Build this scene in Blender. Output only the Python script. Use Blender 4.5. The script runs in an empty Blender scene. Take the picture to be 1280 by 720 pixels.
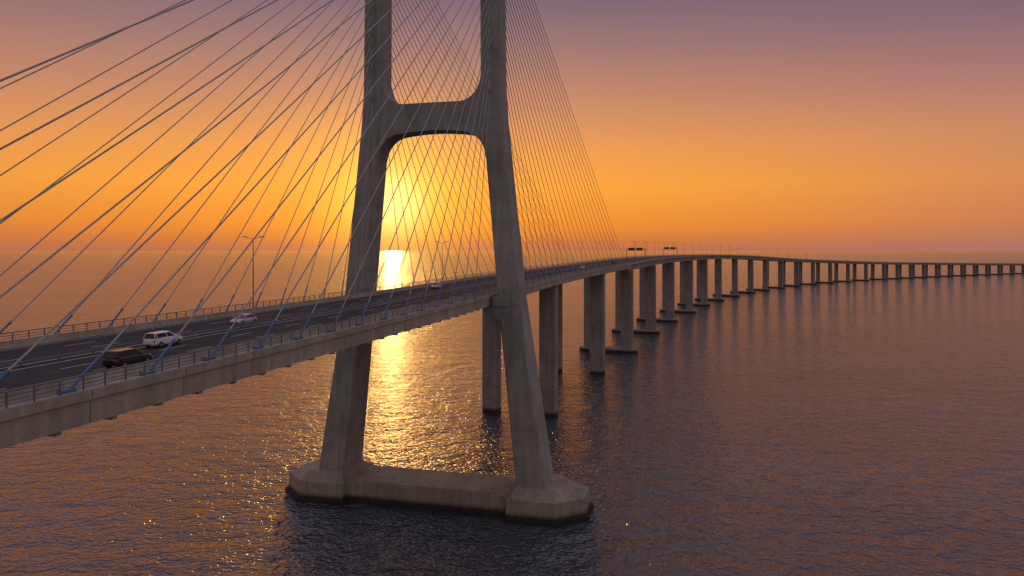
import bpy, math, random
import numpy as np
from mathutils import Vector, Matrix
random.seed(7)
rng=np.random.default_rng(3)
scene=bpy.context.scene
scene.view_settings.view_transform='Standard'
scene.view_settings.look='None'
scene.view_settings.exposure=0

def lin(r,g,b,k=1.0):
    f=lambda c:(c/255/12.92 if c/255<=0.04045 else ((c/255+0.055)/1.055)**2.4)
    return (f(r)*k,f(g)*k,f(b)*k,1.0)

H=61.0
SUN_AZ=math.radians(-9.9); SUN_EL=math.radians(3.9)
sunv=Vector((math.sin(SUN_AZ)*math.cos(SUN_EL),math.cos(SUN_AZ)*math.cos(SUN_EL),math.sin(SUN_EL)))

# ------------------------------------------------------------ camera
cd=bpy.data.cameras.new('camera'); cam=bpy.data.objects.new('camera',cd)
scene.collection.objects.link(cam); scene.camera=cam
cd.sensor_width=36; cd.lens=24; cd.shift_y=-47/1280
cd.clip_start=0.5; cd.clip_end=200000
cam.location=(0,0,H); cam.rotation_euler=(math.radians(90),0,0)

# ------------------------------------------------------------ world
w=bpy.data.worlds.new('World'); scene.world=w; w.use_nodes=True
nt=w.node_tree; nt.nodes.clear()
N=nt.nodes.new; L=nt.links.new
out=N('ShaderNodeOutputWorld')
tc=N('ShaderNodeTexCoord')
sep=N('ShaderNodeSeparateXYZ'); L(tc.outputs['Generated'],sep.inputs[0])
def math_(op,a,b=None,c=None,clamp=False):
    n=N('ShaderNodeMath'); n.operation=op; n.use_clamp=clamp
    for i,v in enumerate((a,b,c)):
        if v is None: continue
        if isinstance(v,(int,float)): n.inputs[i].default_value=v
        else: L(v,n.inputs[i])
    return n.outputs[0]
def ramp(fac,stops):
    n=N('ShaderNodeValToRGB'); cr=n.color_ramp
    cr.interpolation='LINEAR'
    while len(cr.elements)>1: cr.elements.remove(cr.elements[-1])
    cr.elements[0].position=stops[0][0]; cr.elements[0].color=stops[0][1]
    for p,c in stops[1:]:
        e=cr.elements.new(p); e.color=c
    L(fac,n.inputs[0]); return n.outputs[0]
zf=math_('MULTIPLY',sep.outputs[2],1/0.6,clamp=True)
def st(l): return [(z/0.6,lin(*c)) for z,c in l]
r_side=ramp(zf,st([(0,(172,116,104)),(.012,(182,118,96)),(.04,(202,127,84)),(.09,(212,139,86)),(.15,(198,134,102)),(.21,(166,118,114)),(.28,(128,100,116)),(.35,(104,88,116)),(.45,(140,130,154)),(.6,(172,166,190))]))
r_sun=ramp(zf,st([(0,(188,110,82)),(.010,(204,116,64)),(.035,(234,138,48)),(.09,(248,160,56)),(.14,(236,154,76)),(.20,(204,138,98)),(.27,(164,120,112)),(.34,(124,101,116)),(.45,(144,130,150)),(.6,(172,166,190))]))
r_back=ramp(zf,st([(0,(134,120,126)),(.08,(154,134,132)),(.2,(168,146,140)),(.35,(152,140,142)),(.6,(150,145,160))]))
def vmath(op,a,b=None):
    n=N('ShaderNodeVectorMath'); n.operation=op
    L(a,n.inputs[0])
    if b is not None: n.inputs[1].default_value=b
    return n
flat=vmath('MULTIPLY',tc.outputs['Generated'],(1,1,0)).outputs[0]
flat=vmath('NORMALIZE',flat).outputs[0]
az=vmath('DOT_PRODUCT',flat,(math.sin(SUN_AZ),math.cos(SUN_AZ),0)).outputs['Value']
def mrange(v,a,b):
    n=N('ShaderNodeMapRange'); n.interpolation_type='SMOOTHSTEP'
    n.inputs['From Min'].default_value=a; n.inputs['From Max'].default_value=b
    L(v,n.inputs['Value']); return n.outputs[0]
def mix(f,a,b):
    n=N('ShaderNodeMix'); n.data_type='RGBA'
    if isinstance(f,float): n.inputs[0].default_value=f
    else: L(f,n.inputs[0])
    L(a,n.inputs[6]); L(b,n.inputs[7]); return n.outputs[2]
m1=mix(mrange(az,0.62,0.995),r_side,r_sun)
m2=mix(mrange(az,-0.6,0.45),r_back,m1)
d=vmath('DOT_PRODUCT',tc.outputs['Generated'],tuple(sunv)).outputs['Value']
d=math_('MAXIMUM',d,0.0)
def glow(n,col):
    p=math_('POWER',d,float(n))
    v=N('ShaderNodeVectorMath'); v.operation='SCALE'; v.inputs[0].default_value=col
    L(p,v.inputs['Scale']); return v.outputs[0]
def add(a,b):
    v=N('ShaderNodeVectorMath'); v.operation='ADD'; L(a,v.inputs[0]); L(b,v.inputs[1]); return v.outputs[0]
col=add(m2,glow(60,(0.18,0.07,0.0)))
col=add(col,glow(260,(0.40,0.32,0.02)))
col=add(col,glow(1300,(0.6,0.50,0.30)))
bg=N('ShaderNodeBackground'); L(col,bg.inputs[0]); bg.inputs[1].default_value=1.0
sky=N('ShaderNodeTexSky'); sky.sky_type='NISHITA'; sky.sun_disc=False
sky.sun_elevation=SUN_EL; sky.sun_rotation=SUN_AZ; sky.dust_density=3
bg2=N('ShaderNodeBackground'); L(sky.outputs[0],bg2.inputs[0]); bg2.inputs[1].default_value=0.003
ad=N('ShaderNodeAddShader'); L(bg.outputs[0],ad.inputs[0]); L(bg2.outputs[0],ad.inputs[1])
L(ad.outputs[0],out.inputs[0])

sl=bpy.data.lights.new('sun','SUN'); sl.energy=0.13; sl.angle=math.radians(1.4); sl.color=(1.0,0.52,0.14)
so=bpy.data.objects.new('sun',sl); scene.collection.objects.link(so)
so.rotation_euler=(-sunv).to_track_quat('-Z','Y').to_euler()
so.location=(-100,300,300)

# ------------------------------------------------------------ materials
def newmat(name):
    m=bpy.data.materials.new(name); m.use_nodes=True
    return m,m.node_tree,m.node_tree.nodes['Principled BSDF']
def simple(name,col,rough=.5,metal=0.0,var=.15,scale=2.0,spec=.5):
    m,t,b=newmat(name)
    b.inputs['Roughness'].default_value=rough; b.inputs['Metallic'].default_value=metal
    b.inputs['Specular IOR Level'].default_value=spec
    tcn=t.nodes.new('ShaderNodeTexCoord'); n=t.nodes.new('ShaderNodeTexNoise'); n.inputs['Scale'].default_value=scale; n.inputs['Detail'].default_value=6
    t.links.new(tcn.outputs['Object'],n.inputs['Vector'])
    r=t.nodes.new('ShaderNodeValToRGB'); r.color_ramp.elements[0].position=.3; r.color_ramp.elements[1].position=.7
    r.color_ramp.elements[0].color=tuple(c*(1-var) for c in col)+(1,)
    r.color_ramp.elements[1].color=tuple(c*(1+var) for c in col)+(1,)
    t.links.new(n.outputs[0],r.inputs[0]); t.links.new(r.outputs[0],b.inputs['Base Color'])
    return m
def concrete(name,col,stain=True,joint=4.0,rough=.85):
    m,t,b=newmat(name); n=t.nodes; l=t.links
    geo=n.new('ShaderNodeNewGeometry')
    sp=n.new('ShaderNodeSeparateXYZ'); l.new(geo.outputs['Position'],sp.inputs[0])
    big=n.new('ShaderNodeTexNoise'); big.inputs['Scale'].default_value=.16; big.inputs['Detail'].default_value=8; big.inputs['Roughness'].default_value=.65
    l.new(geo.outputs['Position'],big.inputs['Vector'])
    mp=n.new('ShaderNodeVectorMath'); mp.operation='MULTIPLY'; mp.inputs[1].default_value=(1.1,1.1,.07); l.new(geo.outputs['Position'],mp.inputs[0])
    stn=n.new('ShaderNodeTexNoise'); stn.inputs['Scale'].default_value=1.0; stn.inputs['Detail'].default_value=5; l.new(mp.outputs[0],stn.inputs['Vector'])
    fine=n.new('ShaderNodeTexNoise'); fine.inputs['Scale'].default_value=2.5; fine.inputs['Detail'].default_value=8; l.new(geo.outputs['Position'],fine.inputs['Vector'])
    def mr(v,a,bb,c,dd):
        q=n.new('ShaderNodeMapRange'); q.inputs[1].default_value=a; q.inputs[2].default_value=bb; q.inputs[3].default_value=c; q.inputs[4].default_value=dd
        l.new(v,q.inputs[0]); return q.outputs[0]
    def mm(op,a,bb):
        q=n.new('ShaderNodeMath'); q.operation=op
        for i,v in enumerate((a,bb)):
            if isinstance(v,(int,float)): q.inputs[i].default_value=v
            else: l.new(v,q.inputs[i])
        return q.outputs[0]
    f=mm('MULTIPLY',mr(big.outputs[0],.3,.7,.78,1.16),mr(stn.outputs[0],.3,.7,.80,1.12))
    f=mm('MULTIPLY',f,mr(fine.outputs[0],.3,.7,.9,1.1))
    fr=mm('FRACT',mm('DIVIDE',sp.outputs[2],joint),0)
    j=mm('LESS_THAN',fr,.025)
    f=mm('MULTIPLY',f,mr(j,0,1,1,.8))
    fl=mm('FLOOR',mm('DIVIDE',sp.outputs[2],joint),0)
    wn=n.new('ShaderNodeTexWhiteNoise'); wn.noise_dimensions='1D'; l.new(fl,wn.inputs['W'])
    f=mm('MULTIPLY',f,mr(wn.outputs['Value'],0,1,.95,1.05))
    if stain:
        hz=mm('ADD',sp.outputs[2],mm('MULTIPLY',fine.outputs[0],-1.6))
        f=mm('MULTIPLY',f,mr(hz,.3,1.5,.14,1.0))
    c=n.new('ShaderNodeVectorMath'); c.operation='SCALE'; c.inputs[0].default_value=col; l.new(f,c.inputs['Scale'])
    l.new(c.outputs[0],b.inputs['Base Color']); b.inputs['Roughness'].default_value=rough
    b.inputs['Specular IOR Level'].default_value=.3
    bp=n.new('ShaderNodeBump'); bp.inputs['Strength'].default_value=.5; bp.inputs['Distance'].default_value=.06
    l.new(fine.outputs[0],bp.inputs['Height']); l.new(bp.outputs[0],b.inputs['Normal'])
    return m
M_con=concrete('concrete_pylon',(.315,.305,.27))
M_deck=concrete('concrete_deck',(.38,.34,.265),stain=False,joint=60)
M_cap=concrete('concrete_footing',(.32,.275,.21),joint=60)
M_pier=concrete('concrete_pier',(.30,.27,.235),joint=5)
M_asph=simple('asphalt',(.045,.045,.047),.92,0,.3,.6,.15)
M_mark=simple('road_paint',(.6,.6,.58),.8,0,.25,3,.2)
M_rail=simple('galvanised_steel',(.15,.17,.20),.55,.3)
M_joint=simple('joint_sealant',(.06,.055,.05),.9,0,.2)
M_blue=simple('blue_paint',(.06,.16,.34),.5)
M_cable=simple('cable_sheath',(.38,.37,.36),.6,0,.08,2,.3)
M_sign=simple('sign_back',(.08,.08,.09),.5)
M_lamp=simple('lamp_steel',(.25,.25,.26),.4,.7)
M_rub=simple('tyre',(.02,.02,.02),.8)
M_glass=simple('car_glass',(.015,.018,.02),.05)
M_white=simple('white_car_paint',(.72,.72,.72),.25,0,.02)
M_silver=simple('silver_car_paint',(.5,.5,.52),.25,.3,.02)
M_black=simple('black_car_paint',(.02,.02,.024),.18,0,.02)
M_alloy=simple('alloy_wheel',(.4,.4,.42),.3,.8)
M_red=simple('tail_lamp',(.5,.02,.02),.25); M_hl=simple('head_lamp',(.8,.8,.75),.15)

# ------------------------------------------------------------ mesh builder
import bmesh
class MB:
    def __init__(s): s.v=[]; s.f=[]; s.m=[]
    def add(s,vs,fs,mi=0):
        o=len(s.v); s.v+= [tuple(x) for x in vs]
        for f in fs: s.f.append([o+i for i in f]); s.m.append(mi)
    def box(s,c,ax,h,mi=0):
        c=Vector(c); vs=[]
        for sx in(-1,1):
            for sy in(-1,1):
                for sz in(-1,1): vs.append(c+ax[0]*sx*h[0]+ax[1]*sy*h[1]+ax[2]*sz*h[2])
        s.add(vs,[(0,1,3,2),(4,6,7,5),(0,4,5,1),(2,3,7,6),(0,2,6,4),(1,5,7,3)],mi)
    def tube(s,a,b,r,n=8,mi=0,r2=None,cap=True):
        a=Vector(a); b=Vector(b); d=(b-a).normalized(); r2=r if r2 is None else r2
        u=d.orthogonal().normalized(); v=d.cross(u); vs=[]
        for i in range(n):
            c=math.cos(2*math.pi*i/n); q=math.sin(2*math.pi*i/n)
            vs.append(a+(u*c+v*q)*r); vs.append(b+(u*c+v*q)*r2)
        fs=[(2*i,2*((i+1)%n),2*((i+1)%n)+1,2*i+1) for i in range(n)]
        if cap: fs+= [tuple(2*i for i in range(n))[::-1],tuple(2*i+1 for i in range(n))]
        s.add(vs,fs,mi)
    def loft(s,rings,mi=0,cap=True):
        n=len(rings[0]); vs=[p for r in rings for p in r]; fs=[]
        for k in range(len(rings)-1):
            for i in range(n):
                j=(i+1)%n; fs.append((k*n+i,k*n+j,(k+1)*n+j,(k+1)*n+i))
        if cap: fs.append(tuple(range(n))[::-1]); fs.append(tuple((len(rings)-1)*n+i for i in range(n)))
        s.add(vs,fs,mi)
    def obj(s,name,mats,parent=None,smooth=False):
        me=bpy.data.meshes.new(name); me.from_pydata(s.v,[],s.f)
        for m in mats: me.materials.append(m)
        me.polygons.foreach_set('material_index',s.m)
        if smooth: me.polygons.foreach_set('use_smooth',[True]*len(s.f))
        me.update()
        bm=bmesh.new(); bm.from_mesh(me); bmesh.ops.recalc_face_normals(bm,faces=bm.faces); bm.to_mesh(me); bm.free()
        o=bpy.data.objects.new(name,me); scene.collection.objects.link(o)
        if parent: o.parent=parent
        return o

# ------------------------------------------------------------ bridge alignment
th=math.radians(14); U=np.array([math.sin(th),math.cos(th)]); NN=np.array([-math.cos(th),math.sin(th)])
P=np.array([-19.0,167.5])
ctrl=[P+U*t for t in(-330,-200,-100,0,90)]+[np.array(q,float) for q in
 [(33.5,345.5),(60,417),(94,513),(128,596),(167,681),(213,781),(312,952),(412,1092),(560,1255),(748,1413),(1095,1650),(1450,1850),(2200,2190),(3100,2500)]]
ctrl=np.array(ctrl); dd=np.r_[0,np.cumsum(np.linalg.norm(np.diff(ctrl,axis=0),axis=1))]
def cspline(x,y,xs):
    n=len(x); h=np.diff(x); A=np.eye(n); R=np.zeros(n)
    for i in range(1,n-1):
        A[i,i-1]=h[i-1]; A[i,i]=2*(h[i-1]+h[i]); A[i,i+1]=h[i]
        R[i]=6*((y[i+1]-y[i])/h[i]-(y[i]-y[i-1])/h[i-1])
    M=np.linalg.solve(A,R); k=np.clip(np.searchsorted(x,xs)-1,0,n-2)
    a=(x[k+1]-xs); b=(xs-x[k]); hk=h[k]
    return M[k]*a**3/(6*hk)+M[k+1]*b**3/(6*hk)+(y[k]/hk-M[k]*hk/6)*a+(y[k+1]/hk-M[k+1]*hk/6)*b
tt=np.linspace(0,dd[-1],3000)
px=cspline(dd,ctrl[:,0],tt); py=cspline(dd,ctrl[:,1],tt)
ker=np.hanning(61); ker/=ker.sum()
pxs=np.convolve(np.pad(px,30,mode='reflect',reflect_type='odd'),ker,'valid'); pys=np.convolve(np.pad(py,30,mode='reflect',reflect_type='odd'),ker,'valid')
arc=np.r_[0,np.cumsum(np.hypot(np.diff(pxs),np.diff(pys)))]; arc-=330.0
SMAX=arc[-1]-20
hx=np.gradient(pxs,arc); hy=np.gradient(pys,arc)
zk=np.array([(-340,50.2),(0,50.3),(100,51),(200,52.4),(300,53.8),(400,54.8),(550,55.3),(750,54.8),(900,52.5),(1150,45),(1500,36),(2000,28),(2500,22.5),(4200,15)])
zt=np.interp(arc,zk[:,0],zk[:,1]); k2=np.hanning(121); k2/=k2.sum(); zt=np.convolve(np.pad(zt,60,mode='edge'),k2,'valid')
def fr(s):
    x=np.interp(s,arc,pxs); y=np.interp(s,arc,pys); a=np.interp(s,arc,hx); b=np.interp(s,arc,hy); q=math.hypot(a,b); a/=q; b/=q
    return Vector((x,y,np.interp(s,arc,zt))),Vector((a,b,0)),Vector((-b,a,0))
def pt(s,l,dz):
    c,u,n=fr(s); return c+n*l+Vector((0,0,dz))
Z=Vector((0,0,1))
def sweep(mb,sec,ss,mi=0):
    mb.loft([[pt(s,l,dz) for l,dz in sec] for s in ss],mi)
def strip(mb,l0,l1,dz,ss,mi=0):
    vs=[];
    for s in ss: vs+=[pt(s,l0,dz),pt(s,l1,dz)]
    mb.add(vs,[(2*i,2*i+1,2*i+3,2*i+2) for i in range(len(ss)-1)],mi)

bridge=bpy.data.objects.new('cable_stayed_bridge',None); scene.collection.objects.link(bridge)
S0=-300; SA=246
mb=MB()
sec=[(-15.5,0),(-15.5,-2.35),(-13.6,-2.35),(-13.1,-.45),(13.1,-.45),(13.6,-2.35),(15.5,-2.35),(15.5,0)]
sweep(mb,sec,list(np.arange(S0,SA+.1,6)))
for sg in(-1,1):
    sweep(mb,[(sg*15.47,-.5),(sg*15.72,-.5),(sg*15.72,.25),(sg*15.25,.25),(sg*15.25,-.02),(sg*15.47,-.02)],list(np.arange(S0,SMAX,8)))
for s in np.arange(S0+2,SA-2,5.0):
    c,u,n=fr(s); mb.box(c+Z*-1.45,(n,u,Z),(13.4,.2,1.0))
    for sg in(-1,1): mb.box(c+n*sg*14.55+Z*-2.5,(n,u,Z),(.75,.25,.16))
half=[(15.5,0),(15.5,-.6),(14.3,-1.1),(13.6,-4.2),(8,-4.2),(7.2,-1.2)]
sec2=[(-l,z) for l,z in half]+[(l,z) for l,z in half[::-1]]
sweep(mb,sec2,list(np.arange(SA,SMAX,8)))
mb.obj('deck',[M_deck],bridge)
# segment joints on the edge girder and parapet
mb=MB()
for s in np.arange(S0+4.5,SA-2,10.0):
    c,u,n=fr(s)
    for sg in(-1,1):
        mb.box(c+n*sg*15.49+Z*-1.42,(n,u,Z),(.02,.035,.90))
        mb.box(c+n*sg*15.71+Z*-.125,(n,u,Z),(.02,.03,.36))
mb.obj('segment_joints',[M_joint],bridge)
mb=MB()
ssB=list(np.arange(S0,700,6))+list(np.arange(700,SMAX,15))
for sg in(-1,1):
    sweep(mb,[(sg*12.5,.002),(sg*13.05,.002),(sg*12.92,.35),(sg*12.86,.85),(sg*12.68,.85),(sg*12.62,.35)],ssB)
mb.obj('safety_barrier',[M_deck],bridge)
mb=MB(); strip(mb,-12.48,12.48,.012,ssB); mb.obj('road_asphalt',[M_asph],bridge)
mb=MB()
for l in(-11.6,-.95,.95,11.6): strip(mb,l-.09,l+.09,.02,list(np.arange(S0,900,6)))
for l in(-8.05,-4.5,4.5,8.05):
    for s in np.arange(S0,700,12.0): strip(mb,l-.075,l+.075,.02,[s,s+4])
mb.obj('lane_markings',[M_mark],bridge)
mb=MB()
for s in np.arange(S0,700,4.0):
    c,u,n=fr(s); mb.box(c+Z*.3,(n,u,Z),(.05,.06,.28))
for sg in(-1,1): sweep(mb,[(sg*.07,.32),(sg*.15,.36),(sg*.1,.44),(sg*.15,.52),(sg*.07,.56)],ssB)
mb.obj('median_guardrail',[M_rail],bridge)
mb=MB()
for sg in(-1,1):
    for s in np.arange(S0,260,2.0):
        c,u,n=fr(s); mb.box(c+n*sg*15.4+Z*.8,(n,u,Z),(.045,.05,.55))
    for s in np.arange(260,1400,4.0):
        c,u,n=fr(s); mb.box(c+n*sg*15.4+Z*.8,(n,u,Z),(.08,.09,.55))
    for h,r in((1.35,.055),(1.02,.03),(.72,.03),(.45,.03)):
        sweep(mb,[(sg*15.4-r,h-r),(sg*15.4+r,h-r),(sg*15.4+r,h+r),(sg*15.4-r,h+r)],ssB)
mb.obj('railing',[M_rail],bridge)

# pylon
def Lz(z): return float(np.interp(z,[0,4,50,92,100,150,160],[26.4,25.6,19.7,15.6,15.1,14.7,14.7]))
def Wz(z): return float(np.interp(z,[0,4,50,92,155],[8,7.2,5.3,4.9,4.7]))
def Dz(z): return float(np.interp(z,[0,4,50,92,155],[11.5,10.5,7.6,6.6,6.0]))
def PP(l,t,z): q=P+NN*l+U*t; return Vector((q[0],q[1],z))
mb=MB()
zs=[2,6,20,35,50,65,80,88,92,96,100,110,125,140,153,155]
for sg in(-1,1):
    rings=[]
    for z in zs:
        Lc=Lz(z)*sg; w_=Wz(z)/2; d_=Dz(z)/2; ch=.45
        if z==155: w_-=.5; d_-=.5
        rings.append([PP(Lc+a,b,z) for a,b in[(-w_+ch,-d_),(w_-ch,-d_),(w_,-d_+ch),(w_,d_-ch),(w_-ch,d_),(-w_+ch,d_),(-w_,d_-ch),(-w_,-d_+ch)]])
    mb.loft(rings)
ls=np.concatenate([-np.linspace(15,7,33),np.linspace(-6.6,6.6,13),np.linspace(7,15,33)])
def topz(l):
    a=abs(l); x=min(max((a-7.2)/5.5,0),1); return 96.7+6.6*(1-math.sqrt(1-x*x))
def botz(l):
    a=abs(l); x=min(max((a-8.8)/5.0,0),1); return 90.0-.7*(a/9)**2-5.2*(1-math.sqrt(1-x*x))
rings=[[PP(l,-2.9,botz(l)),PP(l,2.9,botz(l)),PP(l,2.9,topz(l)),PP(l,-2.9,topz(l))] for l in ls]
mb.loft(rings)
UU=Vector((U[0],U[1],0)); NV=Vector((NN[0],NN[1],0))
for sg in(-1,1):
    mb.loft([[PP(sg*a,-b,z),PP(sg*a,b,z)] [::1]+[PP(sg*a2,b,z2),PP(sg*a2,-b,z2)] for a,a2,b,z,z2 in((15.85,20.2,4.5,50.3,50.3),(15.85,20.2,4.5,47.9,47.9))])
    mb.loft([[PP(sg*13.9,-4.2,47.85),PP(sg*13.9,4.2,47.85),PP(sg*20.2,4.2,47.85),PP(sg*20.2,-4.2,47.85)],
             [PP(sg*13.9,-4.2,46.9),PP(sg*13.9,4.2,46.9),PP(sg*20.2,4.2,46.9),PP(sg*20.2,-4.2,46.9)],
             [PP(sg*17.2,-3.9,44.8),PP(sg*17.2,3.9,44.8),PP(sg*20.2,3.9,44.8),PP(sg*20.2,-3.9,44.8)]])
mb.obj('pylon',[M_con],bridge)
mb=MB()
for sg in(-1,1):
    def hexa(e,z): return [PP(sg*a,b,z) for a,b in[(20.2+e,-9.0+e),(31.6-e*.5,-9.0+e),(37.9-e,-3.8+e*.4),(37.9-e,3.8-e*.4),(31.6-e*.5,9.0-e),(20.2+e,9.0-e)]]
    mb.loft([hexa(-.7,-3),hexa(-.7,.9)])
    mb.loft([hexa(0,.9),hexa(.35,4.7),hexa(.55,4.9)])
    mb.loft([[PP(sg*(25.9+a*k_),b*k_,z) for a,b in[(-5.0,-7.2),(6.2,-7.2),(8.6,-3),(8.6,3),(6.2,7.2),(-5.0,7.2)]] for z,k_ in((4.8,1.0),(6.7,.78))])
mb.box(PP(0,0,1.0),(NV,UU,Z),(20.6,6.9,3.7))
mb.box(PP(0,0,-1.2),(NV,UU,Z),(20.4,7.5,2.0))
mb.box(PP(0,-6.0,4.85),(NV,UU,Z),(20.5,.35,.3))
mb.obj('pylon_footing',[M_cap],bridge)

# piers
sp=[90,181,257,357,446,538,630,718,806]
s=890
while s<1500: sp.append(s); s+=78
while s<SMAX-30: sp.append(s); s+=60
mb=MB(); mf=MB()
for k,s in enumerate(sp):
    c,u,n=fr(s); gd=c.z-(2.4 if s<SA else 4.22)
    for sg in(-1,1):
        w_=3.1 if s<170 else (3.5 if s<1200 else 3.0); d_=2.4
        off=11.0 if s<SA else 11.3
        def ring(z,k_=1.0):
            b=Vector((c.x,c.y,0))+n*sg*off; ch=.4
            return [b+n*a*k_+u*bb*k_+Z*z for a,bb in[(-w_+ch,-d_),(w_-ch,-d_),(w_,-d_+ch),(w_,d_-ch),(w_-ch,d_),(-w_+ch,d_),(-w_,d_-ch),(-w_,-d_+ch)]]
        mb.loft([ring(-3),ring(gd-3.0),ring(gd-1.2,1.0),ring(gd-.003,1.03)])
    if s<SA:
        mb.box(c+Z*(-2.4-1.0),(n,u,Z),(7.9,1.6,.97))
    if s>200:
        b=Vector((c.x,c.y,0)); a_=17.5;t_=5.0
        mf.loft([[b+n*x*k_+u*y*k_+Z*z for x,y in[(-a_,-2),(-a_+3,-t_),(a_-3,-t_),(a_,-2),(a_,2),(a_-3,t_),(-a_+3,t_),(-a_,2)]] for z,k_ in((-3,1),(1.9,1),(2.3,.985))])
mb.obj('piers',[M_pier],bridge); mf.obj('pier_footings',[M_cap],bridge)

# cables
mc=MB(); mt=MB()
def cable(s,sg,ztop,r):
    lz=Lz(ztop); top=PP(sg*(lz-.0),(Dz(ztop)/2-.3)*(1 if s>0 else -1),ztop)
    bot=pt(s,sg*14.15,.05)
    segs=10; Lh=(top-bot).length
    pts=[]
    for i in range(segs+1):
        f=i/segs; q=bot.lerp(top,f); q.z-=4*f*(1-f)*Lh*Lh*0.000018; pts.append(q)
    for i in range(segs): mc.tube(pts[i],pts[i+1],r,8,cap=False)
    dirn=(pts[1]-pts[0]).normalized()
    mt.tube(bot-dirn*.3,bot+dirn*3.8,r*1.5,8,0)
    mt.tube(bot+dirn*3.8,bot+dirn*4.1,r*1.9,8,0)
    mc.tube(top-dirn*3.2,top,r*1.7,8)
    c,u,n=fr(s); mt.box(bot+Z*.12,(n,u,Z),(.35,.55,.15),0)
nr=25
for k in range(nr):
    s=14+(237-14)*k/(nr-1); z=99+ (151-99)*((k+.5)/nr)**.9
    for sg in(-1,1): cable(s,sg,z,.085)
nl=19
for k in range(nl):
    s=-(13+(156-13)*k/(nl-1)); z=99+(152-99)*((k+.5)/nl)**.9
    for sg in(-1,1):
        if sg==1 and k>=nl-2: continue
        cable(s,sg,z,.08)
mc.obj('stay_cables',[M_cable],bridge,True); mt.obj('cable_anchor_tubes',[M_blue],bridge)

# ------------------------------------------------------------ lamps
lm=None
def lamp(s,l):
    global lm
    c,u,n=fr(s)
    if lm is None:
        m=MB(); m.tube((0,0,0),(0,0,.5),.18,8); m.tube((0,0,.5),(0,0,12.6),.12,8,r2=.07)
        for sg in(-1,1):
            m.tube((0,0,12.45),(sg*1.5,0,12.8),.05,6)
            m.loft([[Vector((sg*x,y,z)) for y,z in((-w2,12.82),(w2,12.82),(w2*.6,12.98),(-w2*.6,12.98))] for x,w2 in((1.3,.1),(1.5,.17),(2.1,.15),(2.25,.06))])
        o=m.obj('street_lamp',[M_lamp]); lm=o.data
    else:
        o=bpy.data.objects.new('street_lamp',lm); scene.collection.objects.link(o)
    o.location=c+n*l+Z*.25; o.rotation_euler=(0,0,math.atan2(n.y,n.x))
for s in [-151.6,-51.6,48.4,148,200]: lamp(s,15.0)
for s in np.arange(250,1500,45): lamp(s,15.0); lamp(s+12,-15.0)

def gantry(s,l0,l1,name='sign_gantry'):
    c,u,n=fr(s); m=MB(); m_a=(n,u,Z)
    for l in(l0,l1): m.tube(c+n*l,c+n*l+Z*8.2,.22,8)
    for dz in(7.2,8.2):
        for t in(-.4,.4): m.tube(c+n*l0+Z*dz+u*t,c+n*l1+Z*dz+u*t,.08,6)
    k=8
    for i in range(k):
        a=l0+(l1-l0)*i/k; b=l0+(l1-l0)*(i+1)/k
        m.tube(c+n*a+Z*(7.2 if i%2 else 8.2)-u*.4,c+n*b+Z*(8.2 if i%2 else 7.2)-u*.4,.05,5)
    mid=(l0+l1)/2
    m.box(c+n*(mid-2.6)+Z*7.9-u*.6,m_a,(2.2,.08,1.0),1); m.box(c+n*(mid+2.8)+Z*7.9-u*.6,m_a,(2.2,.08,1.0),1)
    m.obj(name,[M_lamp,M_sign])
gantry(318,-12.9,-.4); gantry(470,-12.9,-.4)

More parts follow.
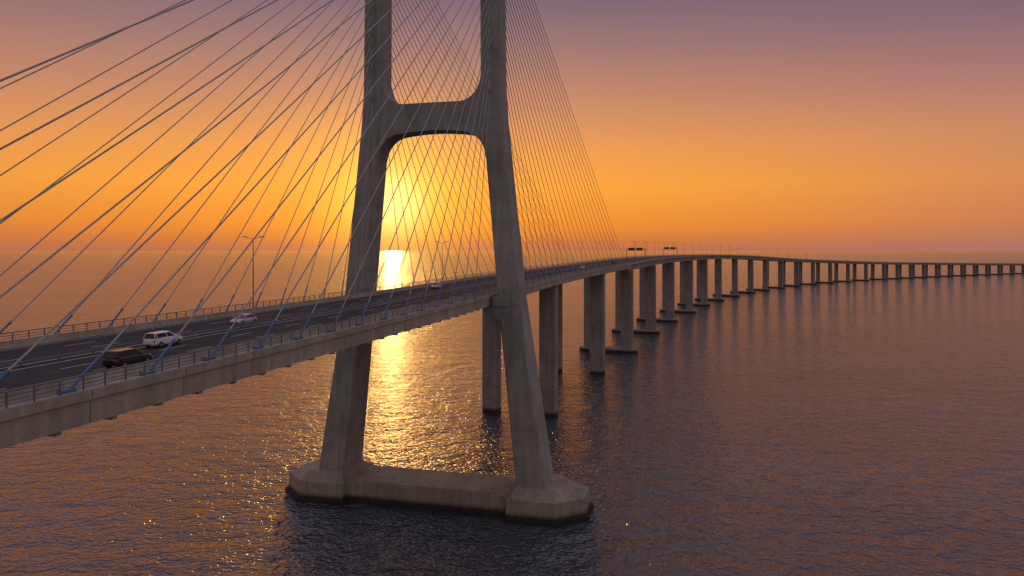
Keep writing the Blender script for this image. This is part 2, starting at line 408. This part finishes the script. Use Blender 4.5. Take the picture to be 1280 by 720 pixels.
# ------------------------------------------------------------ cars
def car(s,l,paint,fwd=1,kind='sedan'):
    c,u,n=fr(s); m=MB()
    suv=kind=='suv'; hroof=1.62 if suv else 1.45
    stn=[(-2.2,.42,.72,.62),(-2.12,.3,.9,.80),(-1.7,.24,.98,.88),(-.8,.22,1.0,.91),(.3,.22,.98,.91),(1.1,.22,.94,.90),(1.7,.24,.86,.86),(2.1,.28,.74,.76),(2.22,.4,.62,.58)]
    if suv: stn=[(x,a+.06,b+.1,ww) for x,a,b,ww in stn]
    rings=[]
    for x,a,b,ww in stn:
        rings.append([Vector((x,y,z)) for y,z in((-ww*.9,a),(-ww,a+.15),(-ww,(a+b)/2),(-ww*.97,b-.08),(-ww*.86,b),(0,b+.03),(ww*.86,b),(ww*.97,b-.08),(ww,(a+b)/2),(ww,a+.15),(ww*.9,a))])
    m.loft(rings,0)
    rx0,rx1=(-1.95,.35) if suv else (-1.25,.2)
    bx0,bx1=(-2.1,1.15) if suv else (-1.85,1.1)
    zb=stn[3][2]-.02
    bot=[(bx0,-.74),(bx0+.3,-.80),(bx1-.35,-.80),(bx1,-.66),(bx1,.66),(bx1-.35,.80),(bx0+.3,.80),(bx0,.74)]
    top=[(rx0,-.56),(rx0+.15,-.62),(rx1-.12,-.62),(rx1,-.54),(rx1,.54),(rx1-.12,.62),(rx0+.15,.62),(rx0,.56)]
    m.loft([[Vector((x,y,zb)) for x,y in bot],[Vector((x,y,hroof-.05)) for x,y in top]],1)
    m.loft([[Vector((x*1.0,y*1.03,hroof-.07)) for x,y in top],[Vector((x,y*1.0,hroof-.02)) for x,y in top],[Vector((x*.85,y*.8,hroof+.02)) for x,y in top]],0)
    for i in(1,2,5,6,0,3,4,7):
        a=Vector((*bot[i],zb)); b=Vector((*top[i],hroof-.04)); m.tube(a,b,.045,5,0)
    for sy in(-1,1):
        a=Vector((-.35,sy*.815,zb)); b=Vector((-.35,sy*.635,hroof-.04)); m.tube(a,b,.045,5,0)
        for x in(-1.35,1.35):
            m.tube((x,sy*.70,.34),(x,sy*.93,.34),.34,16,2); m.tube((x,sy*.931,.34),(x,sy*.95,.34),.21,10,3)
        m.box((.75,sy*.98,zb+.1),(Vector((1,0,0)),Vector((0,1,0)),Z),(.09,.1,.07),0)
        m.box((-2.14,sy*.62,.78),(Vector((1,0,0)),Vector((0,1,0)),Z),(.05,.17,.09),4)
        m.box((2.1,sy*.56,.64),(Vector((1,0,0)),Vector((0,1,0)),Z),(.09,.17,.06),5)
    m.box((2.19,0,.42),(Vector((1,0,0)),Vector((0,1,0)),Z),(.04,.4,.08),2)
    o=m.obj('car',[paint,M_glass,M_rub,M_alloy,M_red,M_hl])
    o.location=c+n*l+Z*.02; dr=u*fwd; o.rotation_euler=(0,0,math.atan2(dr.y,dr.x))
car(-93,-2.4,M_white,1,'suv'); car(-71.5,2.7,M_silver,-1,'sedan'); car(-105.2,-9.2,M_black,1,'suv')
car(19,6.2,M_silver,-1,'suv'); car(60,-6,M_black,1); car(120,9.5,M_white,-1); car(170,-6.2,M_white,1,'suv'); car(260,-2.6,M_black,1); car(330,6.4,M_silver,-1)

# ------------------------------------------------------------ water
m,t,b=newmat('water'); n=t.nodes; l=t.links
geo=n.new('ShaderNodeNewGeometry')
def mapped(rot,sc):
    q=n.new('ShaderNodeMapping'); q.inputs['Rotation'].default_value=(0,0,math.radians(rot)); q.inputs['Scale'].default_value=sc
    l.new(geo.outputs['Position'],q.inputs['Vector']); return q.outputs[0]
def noise(v,s,det,ro=.5,dist=0):
    q=n.new('ShaderNodeTexNoise'); q.inputs['Scale'].default_value=s; q.inputs['Detail'].default_value=det; q.inputs['Roughness'].default_value=ro; q.inputs['Distortion'].default_value=dist
    l.new(v,q.inputs['Vector']); return q.outputs[0]
def mm(op,a,bb):
    q=n.new('ShaderNodeMath'); q.operation=op
    for i,v in enumerate((a,bb)):
        if isinstance(v,(int,float)): q.inputs[i].default_value=v
        else: l.new(v,q.inputs[i])
    return q.outputs[0]
n0=noise(mapped(30,(.6,1,1)),.03,1)
n1=noise(mapped(12,(.6,1,1)),.14,1)
n2=noise(mapped(-14,(.62,1,1)),.42,2,.5,.3)
n3=noise(mapped(25,(.75,1,1)),1.1,1)
patch=noise(mapped(20,(.35,1,1)),.012,3,.6)
ridge=mm('SUBTRACT',1.0,mm('ABSOLUTE',mm('SUBTRACT',mm('MULTIPLY',n2,2.0),1.0),0))
hgt=mm('ADD',mm('ADD',mm('MULTIPLY',n0,2.2),mm('MULTIPLY',n1,1.7)),mm('ADD',mm('ADD',mm('MULTIPLY',n2,1.2),mm('MULTIPLY',ridge,.75)),mm('MULTIPLY',n3,.65)))
pr=n.new('ShaderNodeMapRange'); l.new(patch,pr.inputs[0]); pr.inputs[1].default_value=.3; pr.inputs[2].default_value=.7; pr.inputs[3].default_value=.65; pr.inputs[4].default_value=1.1
bp=n.new('ShaderNodeBump'); bp.inputs['Distance'].default_value=1.25
l.new(mm('MULTIPLY',pr.outputs[0],.9),bp.inputs['Strength']); l.new(hgt,bp.inputs['Height']); l.new(bp.outputs[0],b.inputs['Normal'])
b.inputs['Base Color'].default_value=(.055,.064,.070,1); b.inputs['IOR'].default_value=1.58; b.inputs['Roughness'].default_value=.13
R=90000
mw=MB(); mw.add([(-R,-R,0),(R,-R,0),(R,R,0),(-R,R,0)],[(0,1,2,3)]); mw.obj('water',[m])
